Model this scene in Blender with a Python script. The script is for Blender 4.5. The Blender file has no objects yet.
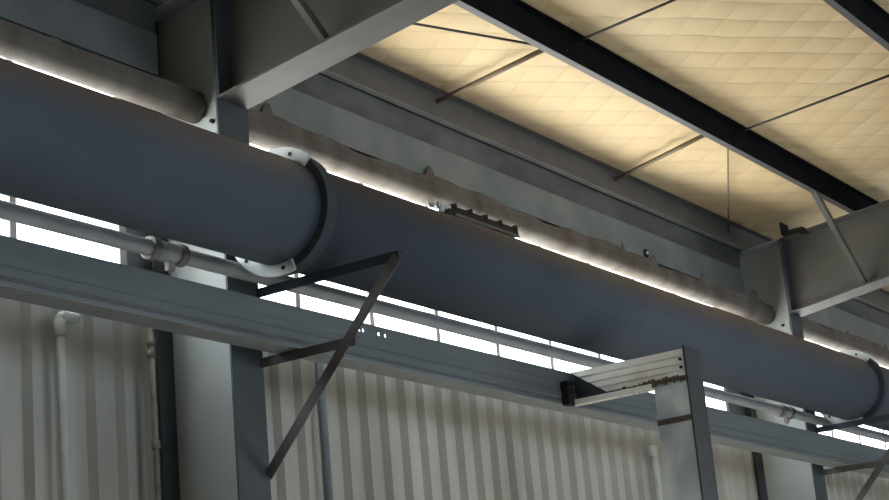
import bpy, bmesh, math, random
from mathutils import Vector, Matrix
random.seed(7)
C = bpy.context.scene.collection
H = 1.6            # camera height above the floor; section heights below are measured from the lens

# ------------------------------------------------------------------ materials
def mat(name, col, col2=None, rough=.6, metal=0.0, scale=3.0, bump=0.0, bscale=40.0, stretch=(1, 1, 1), spec=.4, lo=.35, hi=.7, detail=5):
    m = bpy.data.materials.new(name); m.use_nodes = True
    nt = m.node_tree; N = nt.nodes; L = nt.links
    b = N['Principled BSDF']
    b.inputs['Roughness'].default_value = rough
    b.inputs['Metallic'].default_value = metal
    b.inputs['Specular IOR Level'].default_value = spec
    tc = N.new('ShaderNodeTexCoord'); mp = N.new('ShaderNodeMapping')
    mp.inputs['Scale'].default_value = stretch
    L.new(tc.outputs['Object'], mp.inputs['Vector'])
    nz = N.new('ShaderNodeTexNoise'); nz.inputs['Scale'].default_value = scale; nz.inputs['Detail'].default_value = detail
    L.new(mp.outputs[0], nz.inputs['Vector'])
    cr = N.new('ShaderNodeValToRGB')
    cr.color_ramp.elements[0].position = lo; cr.color_ramp.elements[1].position = hi
    cr.color_ramp.elements[0].color = (*col, 1); cr.color_ramp.elements[1].color = (*(col2 or col), 1)
    L.new(nz.outputs['Fac'], cr.inputs[0]); L.new(cr.outputs[0], b.inputs['Base Color'])
    if bump:
        n2 = N.new('ShaderNodeTexNoise'); n2.inputs['Scale'].default_value = bscale
        L.new(mp.outputs[0], n2.inputs['Vector'])
        bp = N.new('ShaderNodeBump'); bp.inputs['Strength'].default_value = bump; bp.inputs['Distance'].default_value = .02
        L.new(n2.outputs['Fac'], bp.inputs['Height']); L.new(bp.outputs[0], b.inputs['Normal'])
    return m

M = {}
M['web'] = mat('grey_primed_steel', (.36, .39, .38), (.43, .455, .44), .55, .0, 2.2, .05)
M['shaded_steel'] = mat('shaded_blue_grey_steel', (.04, .052, .06), (.06, .072, .08), .6, 0, 3, .05)  # flange copy of the column steel, shade put into the colour
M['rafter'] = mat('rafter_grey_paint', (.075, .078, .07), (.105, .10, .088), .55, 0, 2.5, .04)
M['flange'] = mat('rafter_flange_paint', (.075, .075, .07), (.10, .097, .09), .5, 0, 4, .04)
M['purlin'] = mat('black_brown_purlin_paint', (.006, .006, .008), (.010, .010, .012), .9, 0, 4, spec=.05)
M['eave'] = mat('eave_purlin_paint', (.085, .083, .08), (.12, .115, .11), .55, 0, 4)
M['lip'] = mat('lit_grey_purlin_lip', (.065, .065, .067), (.09, .09, .09), .5, 0, 6)  # purlin underside, lightened in colour for window light
M['eavelip'] = mat('lit_grey_eave_lip', (.30, .30, .30), (.38, .375, .37), .5, 0, 6)  # eave purlin underside, window light put into the colour
M['channel_lip'] = mat('lit_blue_grey_channel_lip', (.22, .245, .25), (.28, .30, .305), .5, 0, 4)  # channel underside, paler copy with its light put into the colour
M['soffit'] = mat('dark_closing_strip', (.06, .066, .068), (.12, .125, .125), .65, 0, 5, stretch=(.4, 1, 1))
M['rod'] = mat('brown_rod', (.16, .125, .085), (.22, .17, .11), .6, 0, 6)
M['blackrod'] = mat('dark_wire_rod', (.03, .026, .022), (.05, .045, .04), .6, 0, 6)
M['beam'] = mat('blue_grey_channel', (.105, .128, .142), (.145, .168, .18), .5, .2, 2, .03, stretch=(.3, 3, 3))
M['collar'] = mat('dark_collar_paint', (.045, .056, .072), (.06, .07, .085), .8, 0, 5, spec=.15)
M['brace'] = mat('dark_brace_steel', (.075, .072, .070), (.12, .115, .11), .55, 0, 7)
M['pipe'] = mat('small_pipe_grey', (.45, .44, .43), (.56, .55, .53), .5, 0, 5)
M['dark'] = mat('near_black_iron', (.010, .010, .012), (.018, .018, .02), .6, 0, 8, spec=.2)
M['white_steel'] = mat('pale_foil_and_lit_parts', (.55, .58, .56), (.68, .70, .68), .5, 0, 9)
M['galv'] = mat('pale_ribbed_sheet', (.80, .80, .74), (.50, .42, .33), .5, .0, 5, .03, lo=.52, hi=.78, stretch=(1, .5, 1))
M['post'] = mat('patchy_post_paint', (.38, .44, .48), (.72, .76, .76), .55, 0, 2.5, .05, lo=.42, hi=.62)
M['post_shade'] = mat('shaded_post_side', (.025, .03, .035), (.04, .046, .052), .55, 0, 3)  # room side of the post, its shade put into the colour
M['rust'] = mat('rust_weld', (.055, .045, .04), (.12, .09, .07), .85, 0, 18, .4, 60)
M['pvc'] = mat('pale_pvc', (.42, .44, .42), (.52, .54, .52), .45, 0, 8)
M['rustpipe'] = mat('rusty_conduit', (.20, .16, .13), (.34, .31, .28), .7, 0, 14, .3, 60)
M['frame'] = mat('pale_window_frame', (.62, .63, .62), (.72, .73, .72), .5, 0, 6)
M['wall'] = mat('corrugated_wall_sheet', (.37, .36, .32), (.48, .47, .42), .42, .0, 1.4, .03, 18, stretch=(2.2, 1, .5))
M['wallup'] = mat('upper_wall_sheet', (.16, .19, .21), (.22, .245, .26), .6, 0, 2)
M['hallwall'] = mat('hall_wall_sheet', (.34, .35, .34), (.42, .42, .41), .7, 0, 1)
M['floor'] = mat('concrete_floor', (.36, .355, .34), (.46, .45, .43), .7, 0, 1.2)
M['blanket'] = mat('stained_cover_cloth', (.13, .119, .105), (.072, .056, .045), .9, 0, 3.2, .25, 30, stretch=(1.6, .6, .5), lo=.42, hi=.75)
M['girt'] = mat('eave_girt_paint', (.13, .155, .165), (.19, .215, .225), .55, 0, 3)

def duct_mat():
    m = mat('dark_painted_duct', (.060, .079, .108), (.078, .095, .122), .65, .0, 1.6, .03, 14, stretch=(.7, 1, 1), spec=.25)
    nt = m.node_tree; N = nt.nodes; L = nt.links
    b = N['Principled BSDF']; src = b.inputs['Base Color'].links[0].from_socket
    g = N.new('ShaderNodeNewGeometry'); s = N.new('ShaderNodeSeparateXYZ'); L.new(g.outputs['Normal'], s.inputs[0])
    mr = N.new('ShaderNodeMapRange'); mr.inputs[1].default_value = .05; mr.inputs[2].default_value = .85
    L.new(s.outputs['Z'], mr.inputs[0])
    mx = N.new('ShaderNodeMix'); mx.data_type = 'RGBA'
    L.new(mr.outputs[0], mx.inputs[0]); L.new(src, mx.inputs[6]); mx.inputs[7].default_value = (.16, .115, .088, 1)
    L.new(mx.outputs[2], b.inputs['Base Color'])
    return m
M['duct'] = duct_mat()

def quilt_mat():
    # yellowed foil-backed insulation, quilted in squares set diagonally to the purlins
    m = bpy.data.materials.new('yellow_quilted_insulation'); m.use_nodes = True
    nt = m.node_tree; N = nt.nodes; L = nt.links; b = N['Principled BSDF']
    b.inputs['Roughness'].default_value = .65; b.inputs['Specular IOR Level'].default_value = .25
    tc = N.new('ShaderNodeTexCoord'); mp = N.new('ShaderNodeMapping')
    mp.inputs['Rotation'].default_value = (0, 0, math.radians(34.5))
    L.new(tc.outputs['Object'], mp.inputs['Vector'])
    nz = N.new('ShaderNodeTexNoise'); nz.inputs['Scale'].default_value = 2.2; nz.inputs['Detail'].default_value = 3
    L.new(mp.outputs[0], nz.inputs['Vector'])
    sub = N.new('ShaderNodeVectorMath'); sub.operation = 'SCALE'; sub.inputs['Scale'].default_value = .07
    L.new(nz.outputs['Color'], sub.inputs[0])
    add = N.new('ShaderNodeVectorMath'); add.operation = 'ADD'
    L.new(mp.outputs[0], add.inputs[0]); L.new(sub.outputs[0], add.inputs[1])
    sp = N.new('ShaderNodeSeparateXYZ'); L.new(add.outputs[0], sp.inputs[0])
    def math_(op, a, bb=None):
        n = N.new('ShaderNodeMath'); n.operation = op
        for i, v in enumerate((a, bb)):
            if v is None: continue
            if isinstance(v, (int, float)): n.inputs[i].default_value = v
            else: L.new(v, n.inputs[i])
        return n.outputs[0]
    row = math_('MULTIPLY', sp.outputs['Y'], 1 / .23)
    colm = math_('MULTIPLY', sp.outputs['X'], 1 / .27)
    fr = math_('FRACT', row); fc = math_('FRACT', colm)
    # pillow height with a crease at each seam
    def pillow(f): return math_('POWER', math_('SINE', math_('MULTIPLY', f, math.pi)), .45)
    hgt = math_('ADD', math_('MULTIPLY', pillow(fr), 1.0), math_('MULTIPLY', pillow(fc), .8))
    bp = N.new('ShaderNodeBump'); bp.inputs['Strength'].default_value = .5; bp.inputs['Distance'].default_value = .02
    L.new(hgt, bp.inputs['Height']); L.new(bp.outputs[0], b.inputs['Normal'])
    n2 = N.new('ShaderNodeTexNoise'); n2.inputs['Scale'].default_value = 1.1; n2.inputs['Detail'].default_value = 5
    L.new(tc.outputs['Object'], n2.inputs['Vector'])
    cr = N.new('ShaderNodeValToRGB'); cr.color_ramp.elements[0].position = .3; cr.color_ramp.elements[1].position = .72
    cr.color_ramp.elements[0].color = (.60, .46, .265, 1); cr.color_ramp.elements[1].color = (.70, .57, .355, 1)
    L.new(n2.outputs['Fac'], cr.inputs[0])
    seam = N.new('ShaderNodeMapRange'); seam.inputs[1].default_value = .0; seam.inputs[2].default_value = .55
    seam.inputs[3].default_value = .87; seam.inputs[4].default_value = 1
    L.new(pillow(fr), seam.inputs[0])
    mx = N.new('ShaderNodeMix'); mx.data_type = 'RGBA'; mx.blend_type = 'MULTIPLY'; mx.inputs[0].default_value = 1
    L.new(cr.outputs[0], mx.inputs[6]); L.new(seam.outputs[0], mx.inputs[7])
    L.new(mx.outputs[2], b.inputs['Base Color'])
    return m
M['quilt'] = quilt_mat()

def pane_mat():
    m = bpy.data.materials.new('dusty_window_glass'); m.use_nodes = True
    nt = m.node_tree; N = nt.nodes; L = nt.links
    for n in list(N):
        if n.type == 'BSDF_PRINCIPLED': N.remove(n)
    out = N['Material Output']
    t = N.new('ShaderNodeBsdfTransparent'); t.inputs[0].default_value = (.97, .985, 1, 1)
    d = N.new('ShaderNodeBsdfTranslucent'); d.inputs[0].default_value = (.9, .92, .93, 1)
    nz = N.new('ShaderNodeTexNoise'); nz.inputs['Scale'].default_value = 5
    mr = N.new('ShaderNodeMapRange'); mr.inputs[3].default_value = .05; mr.inputs[4].default_value = .25
    L.new(nz.outputs['Fac'], mr.inputs[0])
    mx = N.new('ShaderNodeMixShader'); L.new(mr.outputs[0], mx.inputs[0])
    L.new(t.outputs[0], mx.inputs[1]); L.new(d.outputs[0], mx.inputs[2]); L.new(mx.outputs[0], out.inputs[0])
    return m
M['pane'] = pane_mat()

# ------------------------------------------------------------------ mesh helpers
class MB:
    def __init__(s): s.bm = bmesh.new()
    def box(s, x0, x1, y0, y1, z0, z1):
        v = [s.bm.verts.new((x, y, z + H)) for x in (x0, x1) for y in (y0, y1) for z in (z0, z1)]
        for f in ((0, 1, 3, 2), (4, 6, 7, 5), (0, 4, 5, 1), (2, 3, 7, 6), (0, 2, 6, 4), (1, 5, 7, 3)):
            s.bm.faces.new([v[i] for i in f])
        return s
    def prism_x(s, pts, x0, x1):          # polygon in (y, z) pushed along x
        a = [s.bm.verts.new((x0, y, z + H)) for y, z in pts]; b = [s.bm.verts.new((x1, y, z + H)) for y, z in pts]
        n = len(pts); s.bm.faces.new(a); s.bm.faces.new(b[::-1])
        for i in range(n): s.bm.faces.new((a[i], b[i], b[(i + 1) % n], a[(i + 1) % n]))
        return s
    def strip_x(s, pts, x0, x1, n=1):     # open sheet profile in (y, z) pushed along x
        rows = [[s.bm.verts.new((x0 + (x1 - x0) * k / n, y, z + H)) for y, z in pts] for k in range(n + 1)]
        for a, b in zip(rows, rows[1:]):
            for i in range(len(pts) - 1): s.bm.faces.new((a[i], a[i + 1], b[i + 1], b[i]))
        return s
    def tube(s, p, q, r, n=12, caps=True, r2=None):
        p = Vector(p); q = Vector(q); d = (q - p).normalized()
        u = d.orthogonal().normalized(); w = d.cross(u); up = Vector((0, 0, H))
        A, B = [], []
        for i in range(n):
            t = 2 * math.pi * i / n; o = (u * math.cos(t) + w * math.sin(t))
            A.append(s.bm.verts.new(p + o * r + up)); B.append(s.bm.verts.new(q + o * (r if r2 is None else r2) + up))
        for i in range(n):
            f = s.bm.faces.new((A[i], A[(i + 1) % n], B[(i + 1) % n], B[i])); f.smooth = True
        if caps: s.bm.faces.new(A[::-1]); s.bm.faces.new(B)
        return s
    def path(s, pts, r, n=10):
        for a, b in zip(pts, pts[1:]): s.tube(a, b, r, n)
        for p in pts[1:-1]: s.ball(p, r)
        return s
    def ball(s, p, r, n=10):
        bmesh.ops.create_uvsphere(s.bm, u_segments=n, v_segments=n // 2 + 1, radius=r, matrix=Matrix.Translation((p[0], p[1], p[2] + H)))
        return s
    def bar(s, p, q, w, t, up=(0, 0, 1)):   # rectangular bar from p to q, w across, t along 'up'
        p = Vector(p); q = Vector(q); d = (q - p).normalized(); a = d.cross(Vector(up)).normalized(); u = a.cross(d).normalized()
        o = Vector((0, 0, H)); v = []
        for e in (p, q):
            for i, j in ((-1, -1), (1, -1), (1, 1), (-1, 1)): v.append(s.bm.verts.new(e + a * i * w / 2 + u * j * t / 2 + o))
        s.bm.faces.new(v[:4]); s.bm.faces.new(v[4:][::-1])
        for i in range(4): s.bm.faces.new((v[i], v[4 + i], v[4 + (i + 1) % 4], v[(i + 1) % 4]))
        return s
    def ring_x(s, cy, cz, r0, r1, x0, x1, a0=0, a1=360, n=64):   # flat ring or arc plate square to the x axis
        full = abs(a1 - a0) >= 360; k = n if full else n + 1
        V = []
        for i in range(k):
            t = math.radians(a0 + (a1 - a0) * i / n); c, si = math.cos(t), math.sin(t)
            V.append([s.bm.verts.new((x, cy + c * r, cz + si * r + H)) for x, r in ((x0, r0), (x0, r1), (x1, r1), (x1, r0))])
        for i in range(n):
            A, B = V[i], V[(i + 1) % k]
            for j in range(4):
                f = s.bm.faces.new((A[j], A[(j + 1) % 4], B[(j + 1) % 4], B[j]))
        if not full: s.bm.faces.new(V[0]); s.bm.faces.new(V[-1][::-1])
        return s
    def build(s, name, m, parent=None, smooth=False, bevel=0):
        me = bpy.data.meshes.new(name)
        bmesh.ops.recalc_face_normals(s.bm, faces=s.bm.faces)
        if smooth:
            for f in s.bm.faces: f.smooth = True
        s.bm.to_mesh(me); s.bm.free()
        o = bpy.data.objects.new(name, me); C.objects.link(o); me.materials.append(m)
        if parent is not None:
            o.parent = parent; o.matrix_parent_inverse = parent.matrix_world.inverted()
        if bevel:
            bv = o.modifiers.new('bevel', 'BEVEL'); bv.width = bevel; bv.segments = 2; bv.limit_method = 'ANGLE'
        return o
def tag(o, label=None, cat=None, group=None, kind=None):
    if label: o['label'] = label
    if cat: o['category'] = cat
    if group: o['group'] = group
    if kind: o['kind'] = kind
    return o
def thing(name, label, cat, loc=(0, 0, 0), group=None, kind=None):
    o = bpy.data.objects.new(name, None); C.objects.link(o)
    o.location = (loc[0], loc[1], loc[2] + H); o.empty_display_size = .1
    bpy.context.view_layer.update()
    return tag(o, label, cat, group, kind)

# ------------------------------------------------------------------ cross-section numbers (metres, wall plane y = 6)
ZT = lambda y: 3.96 + .1 * (5.88 - y)                    # underside of the purlins
ZB = lambda y: min(3.337 + .136 * (5.473 - y), ZT(y) - .36)
ZR = lambda y: ZT(y) + .19                               # roof lining
X0, X1, YF = -7.0, 25.0, -10.0
COLS = (6.567, 14.06)                                    # near edge of each column flange
FW = .243

# ------------------------------------------------------------------ setting
tag(MB().box(X0, X1, YF, 6.2, -H - .1, -H).build('floor', M['floor']), 'grey concrete hall floor', 'floor', kind='structure')
o = MB(); o.bm.free(); o.bm = bmesh.new()
pts = [(6.15, ZR(6.15)), (YF, ZR(YF)), (YF, ZR(YF) + .05), (6.15, ZR(6.15) + .05)]
o.prism_x(pts, X0, X1)
tag(o.build('ceiling', M['quilt']), 'yellowed quilted insulation lining under the sloping roof', 'ceiling', kind='structure')
w = MB()                                                  # ribbed steel sheet under the windows
pr = []; x = X0; p = .207
while x < X1:
    pr += [(x, 6.075), (x + .085, 6.075), (x + .115, 6.035), (x + .175, 6.035)]; x += p
A = [w.bm.verts.new((a, b, 0)) for a, b in pr]; B = [w.bm.verts.new((a, b, 2.28 + H)) for a, b in pr]
for i in range(len(pr) - 1): w.bm.faces.new((A[i], A[i + 1], B[i + 1], B[i]))
w.box(X0, X1, 6.09, 6.11, -H, 2.28)
tag(w.build('wall_back', M['wall']), 'beige ribbed steel wall sheet below the window band', 'wall', kind='structure')
w = MB().box(X0, X1, 6.05, 6.1, 3.52, 4.3)
for a, b in ((6.40, 7.33), (13.68, 14.8), (22.1, X1)): w.box(a, b, 6.05, 6.1, 2.28, 3.52)
tag(w.build('wall_upper', M['wallup']), 'blue grey wall sheet above and between the windows', 'wall', kind='structure')
tag(MB().box(X0, X1, YF - .1, YF, -H, 6.5).build('wall_front', M['hallwall']), 'plain far wall of the hall', 'wall', kind='structure')
tag(MB().box(X0 - .1, X0, YF, 6.1, -H, 6.5).build('wall_left', M['hallwall']), 'plain end wall of the hall', 'wall', kind='structure')
tag(MB().box(X1, X1 + .1, YF, 6.1, -H, 6.5).build('wall_right', M['hallwall']), 'plain end wall of the hall', 'wall', kind='structure')

# windows: one strip per bay, with mullions every .727 m
def window(n, xa, xb, mull, label):
    t = thing('window_%d' % n, label, 'window', ((xa + xb) / 2, 6.05, 2.28), kind='structure')
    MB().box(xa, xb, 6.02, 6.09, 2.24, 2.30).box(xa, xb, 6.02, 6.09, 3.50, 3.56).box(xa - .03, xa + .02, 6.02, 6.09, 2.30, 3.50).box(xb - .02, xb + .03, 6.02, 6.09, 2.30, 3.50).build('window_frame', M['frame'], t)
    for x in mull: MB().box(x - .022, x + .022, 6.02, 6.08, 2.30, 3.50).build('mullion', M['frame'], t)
    e = [xa + .02] + list(mull) + [xb - .02]
    for a, b in zip(e, e[1:]):
        MB().box(a + .022, b - .022, 6.055, 6.058, 2.30, 3.50).build('window_pane', M['pane'], t)
    l = bpy.data.lights.new('window_portal', 'AREA'); l.shape = 'RECTANGLE'; l.size = xb - xa; l.size_y = 1.2
    l.cycles.is_portal = True
    lo = bpy.data.objects.new('window_portal', l); C.objects.link(lo)
    lo.location = ((xa + xb) / 2, 6.14, 2.9 + H); lo.rotation_euler = (math.radians(-90), 0, 0)
P0 = 7.81
window(1, -.2, 6.37, [P0 - .727 * k for k in range(3, 11)], 'bright window strip left of the first column')
window(2, 7.36, 13.65, [P0 + .727 * k for k in range(0, 8)], 'bright window strip between the two columns')
window(3, 14.83, 22.1, [15.30 + .727 * k for k in range(0, 9)], 'bright window strip right of the second column')

# ------------------------------------------------------------------ steel columns and rafters
def column(x0, label):
    xc = x0 + FW / 2
    t = thing('steel_column', label, 'column', (xc, 5.75, -H), 'portal frame columns')
    MB().prism_x([(5.512, -H), (5.988, -H), (5.988, ZT(5.988) - .013), (5.512, ZT(5.512) - .013)], xc - .005, xc + .005).build('web', M['web'], t)
    f = MB().box(x0, x0 + FW, 5.5, 5.512, -H, ZT(5.5) - .012).build('inner_flange', M['shaded_steel'], t)
    MB().box(x0, x0 + FW, 5.988, 6.0, -H, ZT(6.0) - .013).build('outer_flange', M['shaded_steel'], t)
    # cleat on the web where the wall rail is bolted on
    c = MB().box(xc - .019, xc - .007, 5.56, 5.70, 3.19, 3.29).build('cleat', M['web'], t)
    MB().tube((xc - .04, 5.62, 3.25), (xc - .018, 5.62, 3.25), .012, 8).build('bolt', M['dark'], c)
    MB().prism_x([(6.0, ZT(6.0) - .012), (5.5, ZT(5.5) - .012), (5.5, ZT(5.5)), (6.0, ZT(6.0))], x0, x0 + FW).build('cap_plate', M['web'], t)
    MB().box(x0, x0 + FW, 5.34, 5.5, -H, -H + .02).box(x0, x0 + FW, 6.0, 6.02, -H, -H + .02).build('base_plate', M['shaded_steel'], t)
    return t
def rafter(x0, label):
    xc = x0 + FW / 2
    t = thing('rafter', label, 'rafter', (xc, 5.5, ZB(5.5)), 'sloping roof rafters')
    ys = [5.498 - k * (15.4 / 40) for k in range(41)]
    MB().prism_x([(y, ZB(y)) for y in ys] + [(y, ZT(y) - .012) for y in ys[::-1]], xc - .005, xc + .005).build('web', M['rafter'], t)
    b = MB()
    for a, c in zip(ys, ys[1:]): b.prism_x([(a, ZB(a) - .014), (c, ZB(c) - .014), (c, ZB(c)), (a, ZB(a))], x0, x0 + FW)
    b.build('bottom_flange', M['flange'], t)
    ya, yb = 5.499, ys[-1]
    MB().prism_x([(ya, ZT(ya) - .012), (yb, ZT(yb) - .012), (yb, ZT(yb)), (ya, ZT(ya))], x0, x0 + FW).build('top_flange', M['rafter'], t)
    s = MB().box(x0, x0 + FW, 5.484, 5.4985, ZB(5.49) + .002, ZT(5.49) - .014); s.build('end_plate', M['shaded_steel'], t)
    # purlin cleats standing on the top flange
    MB().box(x0 - .06, x0 + .10, 5.44, 5.455, ZT(5.45) + .002, ZT(5.45) + .115).box(x0 - .06, x0 + .10, 5.25, 5.455, ZT(5.45) + .002, ZT(5.45) + .03).build('cleat', M['dark'], t)
    return t
column(COLS[0], 'grey steel column at the left with rusty pipe on its wall side')
column(COLS[1], 'grey steel column at the far right behind the duct')
rafter(COLS[0], 'grey steel rafter crossing the upper left corner of the photo')
rafter(COLS[1], 'grey steel rafter at the right, rising from the far column')

def flange_brace(x0, label):
    o = MB()
    a, b = Vector((x0 - .83, 4.80, ZT(4.80) + .02)), Vector((x0 + .06, 4.80, ZB(4.80) + .012))
    o.bar(a, b, .05, .006, up=(0, 1, 0)); o.bar(a + Vector((0, .026, 0)), b + Vector((0, .026, 0)), .006, .05, up=(0, 1, 0))
    tag(o.build('flange_brace', M['flange']), label, 'brace', 'angle braces from purlin to rafter')
flange_brace(COLS[0], 'thin slanting angle brace on the left rafter near the top edge')
flange_brace(COLS[1], 'thin slanting angle brace on the right rafter below the purlin')

# ------------------------------------------------------------------ purlins
def purlin(y, label, web, lip, name='purlin'):
    t = thing(name, label, 'purlin', ((X0 + X1) / 2, y, ZT(y)), 'roof purlins')
    zb = ZT(y)
    MB().box(X0 + .02, X1 - .02, y, y + .004, zb + .004, zb + .186).box(X0 + .02, X1 - .02, y - .05, y, zb + .180, zb + .184).build('web', web, t)
    MB().box(X0 + .02, X1 - .02, y + .0005, y + .05, zb, zb + .004).box(X0 + .02, X1 - .02, y + .046, y + .05, zb + .004, zb + .022).build('bottom_flange', lip, t)
purlin(5.82, 'dark grey eave purlin nearest the wall, along the insulation edge', M['eave'], M['eavelip'])
purlin(4.79, 'black purlin crossing the middle of the yellow insulation', M['purlin'], M['lip'])
purlin(3.29, 'black purlin cutting the top right corner', M['purlin'], M['lip'])

def rod(name, p, q, r, m, label, cat, group=None, n=10):
    return tag(MB().tube(p, q, r, n).build(name, m), label, cat, group)
zm = lambda y: ZT(y) + .12
rod('sag_strut', (9.20, 5.82, zm(5.82)), (9.12, 4.80, zm(4.8)), .017, M['rod'], 'short brown strut between eave purlin and middle purlin, left one', 'strut', 'struts between purlins')
rod('sag_strut', (11.66, 5.82, zm(5.82)), (11.44, 4.80, zm(4.8)), .017, M['rod'], 'short brown strut between eave purlin and middle purlin, right one', 'strut', 'struts between purlins')
rod('sag_rod', (9.22, 4.78, zm(4.78)), (9.25, 3.30, zm(3.3)), .009, M['blackrod'], 'thin dark rod across the upper insulation, left one', 'rod', 'thin rods between purlins')
rod('sag_rod', (11.67, 4.78, zm(4.78)), (11.72, 3.30, zm(3.3)), .009, M['blackrod'], 'thin dark rod across the upper insulation, right one', 'rod', 'thin rods between purlins')
rod('brace_rod', (6.70, 5.656, zm(5.656) - .06), (9.157, 4.794, zm(4.8) - .06), .008, M['blackrod'], 'thin dark diagonal rod just right of the left rafter', 'rod', 'diagonal roof bracing rods')
rod('brace_rod', (11.60, 4.82, zm(4.82) - .03), (13.70, 5.81, zm(5.81) - .03), .007, M['rod'], 'thin upright looking brace rod over the pale insulation at right', 'rod', 'diagonal roof bracing rods')

# eave girt on the wall above the windows
for a, b, l in ((X0 + .1, COLS[0] - .01, 'left of the first column'), (COLS[0] + .26, COLS[1] - .01, 'between the two columns'), (COLS[1] + .26, X1 - .1, 'right of the second column')):
    tag(MB().prism_x([(5.885, 3.555), (6.045, 3.60), (6.045, 3.80), (5.885, 3.795)], a, b).build('eave_girt', M['girt']), 'blue grey wall rail above the window cover, ' + l, 'rail', 'wall rails under the eave')

for a, b, n in ((X0 + .1, COLS[0] - .01, 1), (COLS[0] + .26, COLS[1] - .01, 2), (COLS[1] + .26, X1 - .1, 3)):
    tag(MB().prism_x([(5.900, 3.80), (5.92, 3.80), (5.89, 3.958), (5.874, 3.958)], a, b).build('trim_%d' % n, M['soffit']), 'grey closing strip between eave purlin and wall rail', 'trim', kind='structure')

t = thing('lit_hole_disc', 'tiny white round button with dark ring, standing for a lit hole in the wall rail', 'disc', (12.17, 5.88, 3.60))  # hole with light behind it, painted as a white disc
MB().tube((12.17, 5.884, 3.60), (12.17, 5.874, 3.60), .034, 18).build('ring', M['dark'], t)
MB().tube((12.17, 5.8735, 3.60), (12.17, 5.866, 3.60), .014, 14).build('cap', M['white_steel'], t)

# ------------------------------------------------------------------ rolled cloth covers over the window heads
def cover(xa, xb, seed, ragged, ya, yb, label):
    rnd = random.Random(seed); b = MB(); step = .035; n = int((xb - xa) / step); rows = []
    r = .080
    tabs = sorted(rnd.uniform(xa, xb) for _ in range(int((xb - xa) * 1.1)))
    ph = [rnd.uniform(0, 6.28) for _ in range(4)]
    for i in range(n + 1):
        x = xa + (xb - xa) * i / n
        sag = .004 * math.sin(x * 1.1 + ph[0]) + .001 * math.sin(x * 6.1 + ph[1])
        top = ragged * (.02 + .016 * math.sin(x * 3.1 + ph[2]) + .008 * math.sin(x * 11 + ph[3]) + rnd.uniform(-.003, .003))
        for tb in tabs:
            if abs(x - tb) < .03: top += ragged * .06
        row = []
        u = max(0, (x - xb) / 2.5 + 1); cy = ya + (yb - ya) * u * u * (3 - 2 * u); cz = 3.468 * cy / 5.93 - .003
        row += [(6.045, 3.58), (6.03, 3.50)]
        for k in range(15):                                # from the wall side, under, and up the front
            t = math.radians(-25 - 190 * k / 14)
            rr = r + sag * .6
            row.append((cy + rr * math.cos(t), cz + rr * math.sin(t) * 1.0 + sag * .3))
        y0, z0 = row[-1]
        for k in range(1, 4): row.append((y0 - .001 * k, z0 + (.015 + max(top, -.01)) * k / 3))
        rows.append([b.bm.verts.new((x, y, z + H)) for y, z in row])
    for p_, q_ in zip(rows, rows[1:]):
        for i in range(len(p_) - 1):
            f = b.bm.faces.new((p_[i], p_[i + 1], q_[i + 1], q_[i])); f.smooth = True
    o = b.build('rolled_cover', M['blanket'])
    so = o.modifiers.new('thick', 'SOLIDIFY'); so.thickness = .004
    return tag(o, label, 'cover', 'rolled cloth covers above the windows')
cover(-.3, 6.672, 1, .2, 5.74, 5.74, 'smooth rolled grey cover above the window left of the first column')
cover(6.83, 14.165, 2, 1.0, 5.93, 5.76, 'stained rolled cover with ragged top edge between the columns')
cover(14.32, 22.2, 3, .8, 5.84, 5.84, 'brownish rolled cover at far right beyond the second column')

# ------------------------------------------------------------------ the big duct
DY, DZ, R = 5.15, 2.613, .269
t = thing('ventilation_duct', 'long fat dark blue grey round duct running along the wall', 'duct', (8, DY, DZ - R))
FL = (6.60, 14.30)
ed = [-6.5, FL[0], FL[1], 24.5]
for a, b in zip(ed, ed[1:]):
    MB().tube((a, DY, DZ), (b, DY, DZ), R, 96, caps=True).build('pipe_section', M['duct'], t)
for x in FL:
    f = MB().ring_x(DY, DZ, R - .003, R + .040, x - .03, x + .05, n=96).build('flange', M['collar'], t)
    pl = MB().ring_x(DY, DZ, R - .003, R + .060, x - .046, x - .031, -106, 134, 72).build('lit_flange_arc', M['white_steel'], t)  # window light on the flange back, painted as a pale arc
    pl['label'] = 'pale arc for the window-lit back of the flange'
    for k in range(5):
        a = math.radians((-94, -45, 0, 50, 112)[k])
        MB().tube((x - .051, DY + (R + .026) * math.cos(a), DZ + (R + .026) * math.sin(a)), (x - .045, DY + (R + .026) * math.cos(a), DZ + (R + .026) * math.sin(a)), .011, 8).build('bolt', M['dark'], pl)

# black ribbed strip lying on the crown of the duct
t = thing('ribbed_strip', 'black ribbed strip lying on top of the duct against the bright gap', 'strip', (8.3, 5.08, 2.88))
MB().prism_x([(5.03, 2.866), (5.11, 2.889), (5.11, 2.930), (5.05, 2.930)], 7.98, 8.73).build('strip_body', M['dark'], t)
for k in range(5):
    x = 8.05 + .165 * k
    MB().box(x, x + .018, 5.040, 5.112, 2.89, 2.945).build('rib', M['dark'], t)
MB().prism_x([(5.02, 2.860), (5.034, 2.864), (5.034, 2.880), (5.02, 2.876)], 8.02, 8.70).build('edge_rail', M['brace'], t)
c = MB()
rn = random.Random(5)
for k in range(9): c.ball((7.84 + .022 * k, 5.06 + rn.uniform(-.02, .02), 2.90 + rn.uniform(-.012, .016)), rn.uniform(.012, .022), 6)
o = c.build('loose_end', M['white_steel'], t); o['label'] = 'crumpled pale end of the strip'

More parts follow.
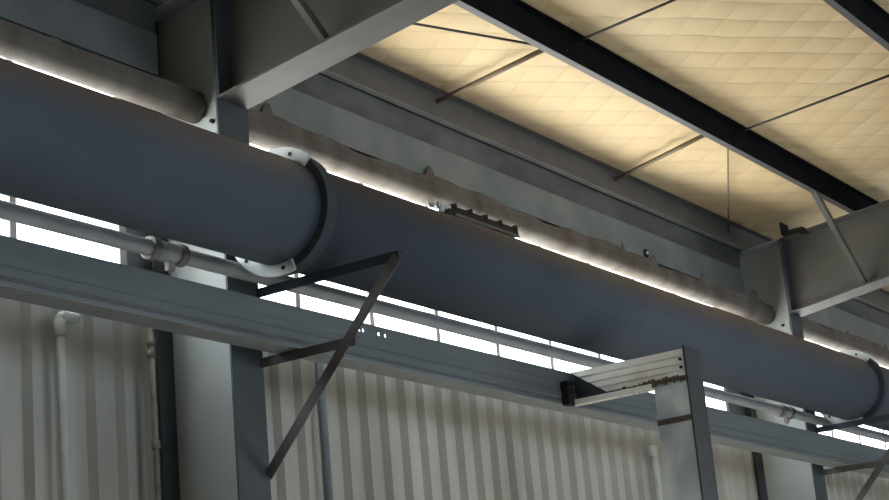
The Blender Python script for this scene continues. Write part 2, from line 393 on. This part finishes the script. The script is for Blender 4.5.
# ------------------------------------------------------------------ small pipe beside the duct
PY, PZ, PR = 5.425, 2.372, .040
t = thing('small_pipe', 'thin grey pipe with bolted couplings behind the duct, across the windows', 'pipe', (9, PY, PZ))
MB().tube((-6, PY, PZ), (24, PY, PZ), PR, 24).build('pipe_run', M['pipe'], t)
for x in (4.35, 6.03, 13.42):
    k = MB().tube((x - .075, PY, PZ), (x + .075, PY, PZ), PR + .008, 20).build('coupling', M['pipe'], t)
    for s in (-1, 1):
        MB().tube((x + s * .095 - .022, PY, PZ), (x + s * .095 + .022, PY, PZ), PR + .016, 20).build('collar', M['rustpipe'], k)
    MB().box(x + .01, x + .05, PY - .015, PY + .015, PZ - PR - .05, PZ - PR).tube((x + .03, PY, PZ - PR - .065), (x + .03, PY, PZ - PR), .008, 8).build('drain_lug', M['rustpipe'], k)

# ------------------------------------------------------------------ channel running in front of the columns
BY, BZ0, BZ1 = 5.24, 1.97, 2.178
t = thing('wall_channel', 'blue grey pressed steel channel running below the windows', 'channel', (9, 5.3, 1.97))
hx = [7.295, 7.33, 7.47, 7.53]; hz0, hz1 = 2.128, 2.146
xs = X0 + .2
b = MB()
prof = [(BY + .012, BZ1), (BY, BZ1 - .004), (BY, hz1)]
b.strip_x([(BY + .03, BZ1), (BY, BZ1), (BY, hz1)], xs, X1 - .2)
e = [xs] + [v for h in hx for v in (h, h + .017)] + [X1 - .2]
for i in range(0, len(e), 2): b.strip_x([(BY, hz1), (BY, hz0)], e[i], e[i + 1])
b.strip_x([(BY, hz0), (BY, 2.10), (BY + .006, 2.094), (BY + .006, 2.053), (BY, 2.047), (BY, 2.010), (BY + .008, 2.004), (BY + .004, 1.985), (BY + .006, BZ0)], xs, X1 - .2)
o = b.build('front_face', M['beam'], t); so = o.modifiers.new('thick', 'SOLIDIFY'); so.thickness = .004; so.offset = 0
MB().box(xs, X1 - .2, BY + .006, 5.39, BZ0 - .004, BZ0).box(xs, X1 - .2, 5.386, 5.39, BZ0, BZ0 + .03).build('bottom_flange', M['channel_lip'], t)

# ------------------------------------------------------------------ triangular brackets carrying duct, pipe and channel
def bracket(x, label):
    t = thing('support_bracket', label, 'bracket', (x, 5.49, 1.37), 'triangular brackets on the columns')
    L = M['brace']
    MB().box(x, x + .05, 4.60, 5.499, 2.325, 2.331).box(x, x + .006, 4.60, 5.499, 2.281, 2.325).build('top_arm', M['collar'], t)
    MB().box(x, x + .05, 4.90, 5.499, 1.958, 1.964).box(x, x + .006, 4.90, 5.499, 1.915, 1.958).build('lower_strut', L, t)
    MB().bar((x - .004, 5.495, 1.36), (x - .004, 4.61, 2.30), .006, .055, up=(0, .7, .7)).build('diagonal_brace', L, t)
bracket(6.79, 'dark triangular bracket on the left column with diagonal bar')
bracket(14.24, 'dark triangular bracket on the far right column, partly cut by the frame')

# ------------------------------------------------------------------ post in front of the duct, ribbed bracket back to the channel
px0, px1, py0, py1 = 9.50, 9.71, 4.42, 4.65
t = thing('support_post', 'grey steel post with pale patches standing in front of the duct', 'post', ((px0 + px1) / 2, 4.53, -H))
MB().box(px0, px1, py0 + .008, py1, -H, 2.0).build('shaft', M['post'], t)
o = MB().box(px0 - .003, px1 + .0, py0 - .004, py0 + .007, -H, 2.0).build('front_flange', M['post_shade'], t); o['label'] = 'front face of the post, darkened for shade'
MB().box(px0 - .006, px1 - .01, py0 + .009, py1 + .004, 1.735, 1.768).build('weld_band', M['rust'], t)
MB().box(px0 - .02, px1 + .02, py0 - .02, py1 + .02, -H, -H + .02).build('base_plate', M['post_shade'], t)
rn = random.Random(3); r = MB(); V = []
for k in range(61):                                       # one lumpy weld run along the joint
    y = py0 + .015 + .50 * k / 60; zc = 1.994 + rn.uniform(-.008, .008) - (.018 * rn.random() if y > 4.7 else 0)
    rr = rn.uniform(.008, .026)
    V.append([r.bm.verts.new((px0 - .012 + .012 * math.cos(t_), y, zc + rr * math.sin(t_) + H)) for t_ in [2 * math.pi * j / 8 for j in range(8)]])
for p_, q_ in zip(V, V[1:]):
    for j in range(8): r.bm.faces.new((p_[j], p_[(j + 1) % 8], q_[(j + 1) % 8], q_[j]))
r.build('weld_bead', M['rust'], t)
t = thing('ribbed_bracket', 'pale rusty ribbed bracket from the post back under the duct', 'bracket', (px0, 4.85, 2.0))
zz = [(2.172, 0), (2.135, 0), (2.127, .014), (2.119, 0), (2.090, 0), (2.082, .014), (2.074, 0), (2.048, 0), (2.040, .014), (2.032, 0), (2.006, 0)]
s_ = MB()
A = [s_.bm.verts.new((px0 + d, py0 + .01, z + H)) for z, d in zz]
B = [s_.bm.verts.new((px0 + d, 5.215 - (2.172 - z) / .166 * .24, z + H)) for z, d in zz]
for i in range(len(zz) - 1): s_.bm.faces.new((A[i], A[i + 1], B[i + 1], B[i]))
o = s_.build('ribbed_sheet', M['galv'], t); so = o.modifiers.new('thick', 'SOLIDIFY'); so.thickness = .003
MB().box(px0 + .02, px1, py0 + .01, 5.20, 2.003, 2.172).build('core_beam', M['post_shade'], t)
MB().box(px0 - .006, px1 + .004, py0 - .006, py0 + .008, 2.001, 2.188).build('end_plate', M['post_shade'], t)
for z in (2.06, 2.11): MB().tube((px0 - .014, py0 + .03, z), (px0, py0 + .03, z), .010, 8).build('bolt', M['dark'], t)
t = thing('tie_bar', 'pale flat bar from the wall channel to the post below the ribbed bracket', 'bar', (9.5, 5.22, 1.96))
MB().box(px0 - .03, px0 + .03, py1 + .002, 5.21, 1.958, 1.968).box(px0 - .03, px0 - .025, py1 + .002, 5.21, 1.968, 1.992).build('bar', M['galv'], t)
MB().box(px0 - .10, px0 - .03, 5.19, 5.238, 1.955, 2.105).build('clip', M['dark'], t)

# ------------------------------------------------------------------ pipes on the ribbed wall
t = thing('wall_pipe', 'pale upright pipe with elbow at top, on the wall at far left', 'pipe', (5.88, 5.985, -H))
MB().tube((5.88, 5.985, -H), (5.88, 5.985, 2.06), .022, 14).build('riser', M['pvc'], t)
MB().path([(5.88, 5.985, 2.05), (5.88, 5.985, 2.13), (5.90, 5.985, 2.15), (5.99, 5.985, 2.155)], .030, 14).build('elbow', M['pvc'], t)
t = thing('rusty_conduit', 'thin rusty upright conduit on the wall beside the left column', 'conduit', (6.49, 5.96, -H))
MB().tube((6.49, 5.96, -H), (6.49, 5.96, 2.25), .016, 10).build('riser', M['rustpipe'], t)
for z in (1.55, 2.02, 2.08): MB().tube((6.49, 5.96, z), (6.49, 5.96, z + .04), .024, 10).build('coupling', M['rustpipe'], t)
tag(MB().tube((7.93, 5.99, -H), (7.93, 5.99, 2.25), .026, 12).build('wall_conduit', M['wallup']), 'dark upright conduit on the wall behind the diagonal bracket bar', 'conduit')
t = thing('wall_pipe', 'pale upright pipe on the wall just left of the post', 'pipe', (12.07, 5.985, -H))
MB().tube((12.07, 5.985, -H), (12.07, 5.985, 2.0), .026, 12).build('riser', M['pvc'], t)
MB().tube((12.07, 5.985, 1.98), (12.07, 5.985, 2.06), .038, 12).build('cap', M['pvc'], t)

# ------------------------------------------------------------------ light
w = bpy.data.worlds.new('World'); bpy.context.scene.world = w; w.use_nodes = True
nt = w.node_tree; N = nt.nodes; L = nt.links; bg = N['Background']
tc = N.new('ShaderNodeTexCoord'); sp = N.new('ShaderNodeSeparateXYZ'); L.new(tc.outputs['Generated'], sp.inputs[0])
cr = N.new('ShaderNodeValToRGB')
mr = N.new('ShaderNodeMapRange'); mr.inputs[1].default_value = -1; mr.inputs[2].default_value = 1
L.new(sp.outputs['Z'], mr.inputs[0]); L.new(mr.outputs[0], cr.inputs[0])
E = cr.color_ramp.elements                       # bright overcast sky above, added glow from straight below to lift the roof lining
E[0].position = .045; E[0].color = (6.0, 5.65, 5.0, 1)
E[1].position = .56; E[1].color = (.86, .94, 1, 1)
for p_, c_ in ((.13, (1.5, 1.42, 1.28, 1)), (.46, (1.05, 1.0, .94, 1))):
    e_ = E.new(p_); e_.color = c_
L.new(cr.outputs[0], bg.inputs[0]); bg.inputs[1].default_value = 7.2

def area(name, loc, target, sx, sy, power, col=(1, 1, 1)):
    l = bpy.data.lights.new(name, 'AREA'); l.shape = 'RECTANGLE'; l.size = sx; l.size_y = sy; l.energy = power; l.color = col
    o = bpy.data.objects.new(name, l); C.objects.link(o); o.location = (loc[0], loc[1], loc[2] + H)
    d = Vector(target) - Vector(loc); o.rotation_euler = d.to_track_quat('-Z', 'Y').to_euler()
area('hall_fill', (20, -6.5, 1.6), (11, 6, .8), 7, 2.5, 380, (.80, .90, 1))  # added fill from the right to bring out the wall ribs
area('hall_fill', (7, -8.5, 2.2), (9, 5, 2.0), 6, 3, 430, (.74, .87, 1))  # added fill for duct and wall, no fixture there
def spot(loc, target, power, deg):
    l = bpy.data.lights.new('bounce_fill', 'SPOT'); l.energy = power; l.spot_size = math.radians(deg); l.spot_blend = .5; l.shadow_soft_size = .15; l.color = (1, .95, .86)
    o = bpy.data.objects.new('bounce_fill', l); C.objects.link(o); o.location = (loc[0], loc[1], loc[2] + H)
    o.rotation_euler = (Vector(target) - Vector(loc)).to_track_quat('-Z', 'Y').to_euler()
for x, e_ in ((8.6, 1400), (11.2, 1900), (13.8, 1900)): spot((x, 2.2, 3.7), (x, 4.4, -1.6), e_, 54)  # added spots on the floor, bouncing light up to the roof lining

# ------------------------------------------------------------------ camera
cam = bpy.data.cameras.new('camera'); co = bpy.data.objects.new('camera', cam); C.objects.link(co)
cam.sensor_width = 36; cam.lens = 1750 / 889 * 36; cam.clip_start = .05
ex = Vector((1201, 384, 1750)).normalized(); uz = Vector((-572, -6190, 1750)); uz = (uz - ex * uz.dot(ex)).normalized(); ey = uz.cross(ex)
right = Vector((ex.x, ey.x, uz.x)); down = Vector((ex.y, ey.y, uz.y)); fwd = Vector((ex.z, ey.z, uz.z))
m = Matrix((right, -down, -fwd)).transposed().to_4x4(); m.translation = (0, 0, H); co.matrix_world = m
bpy.context.scene.camera = co
vs = bpy.context.scene.view_settings; vs.view_transform = 'Standard'; vs.exposure = 0
cy = bpy.context.scene.cycles
cy.max_bounces = 10; cy.diffuse_bounces = 6; cy.transparent_max_bounces = 12; cy.use_denoising = True; cy.sample_clamp_indirect = 6
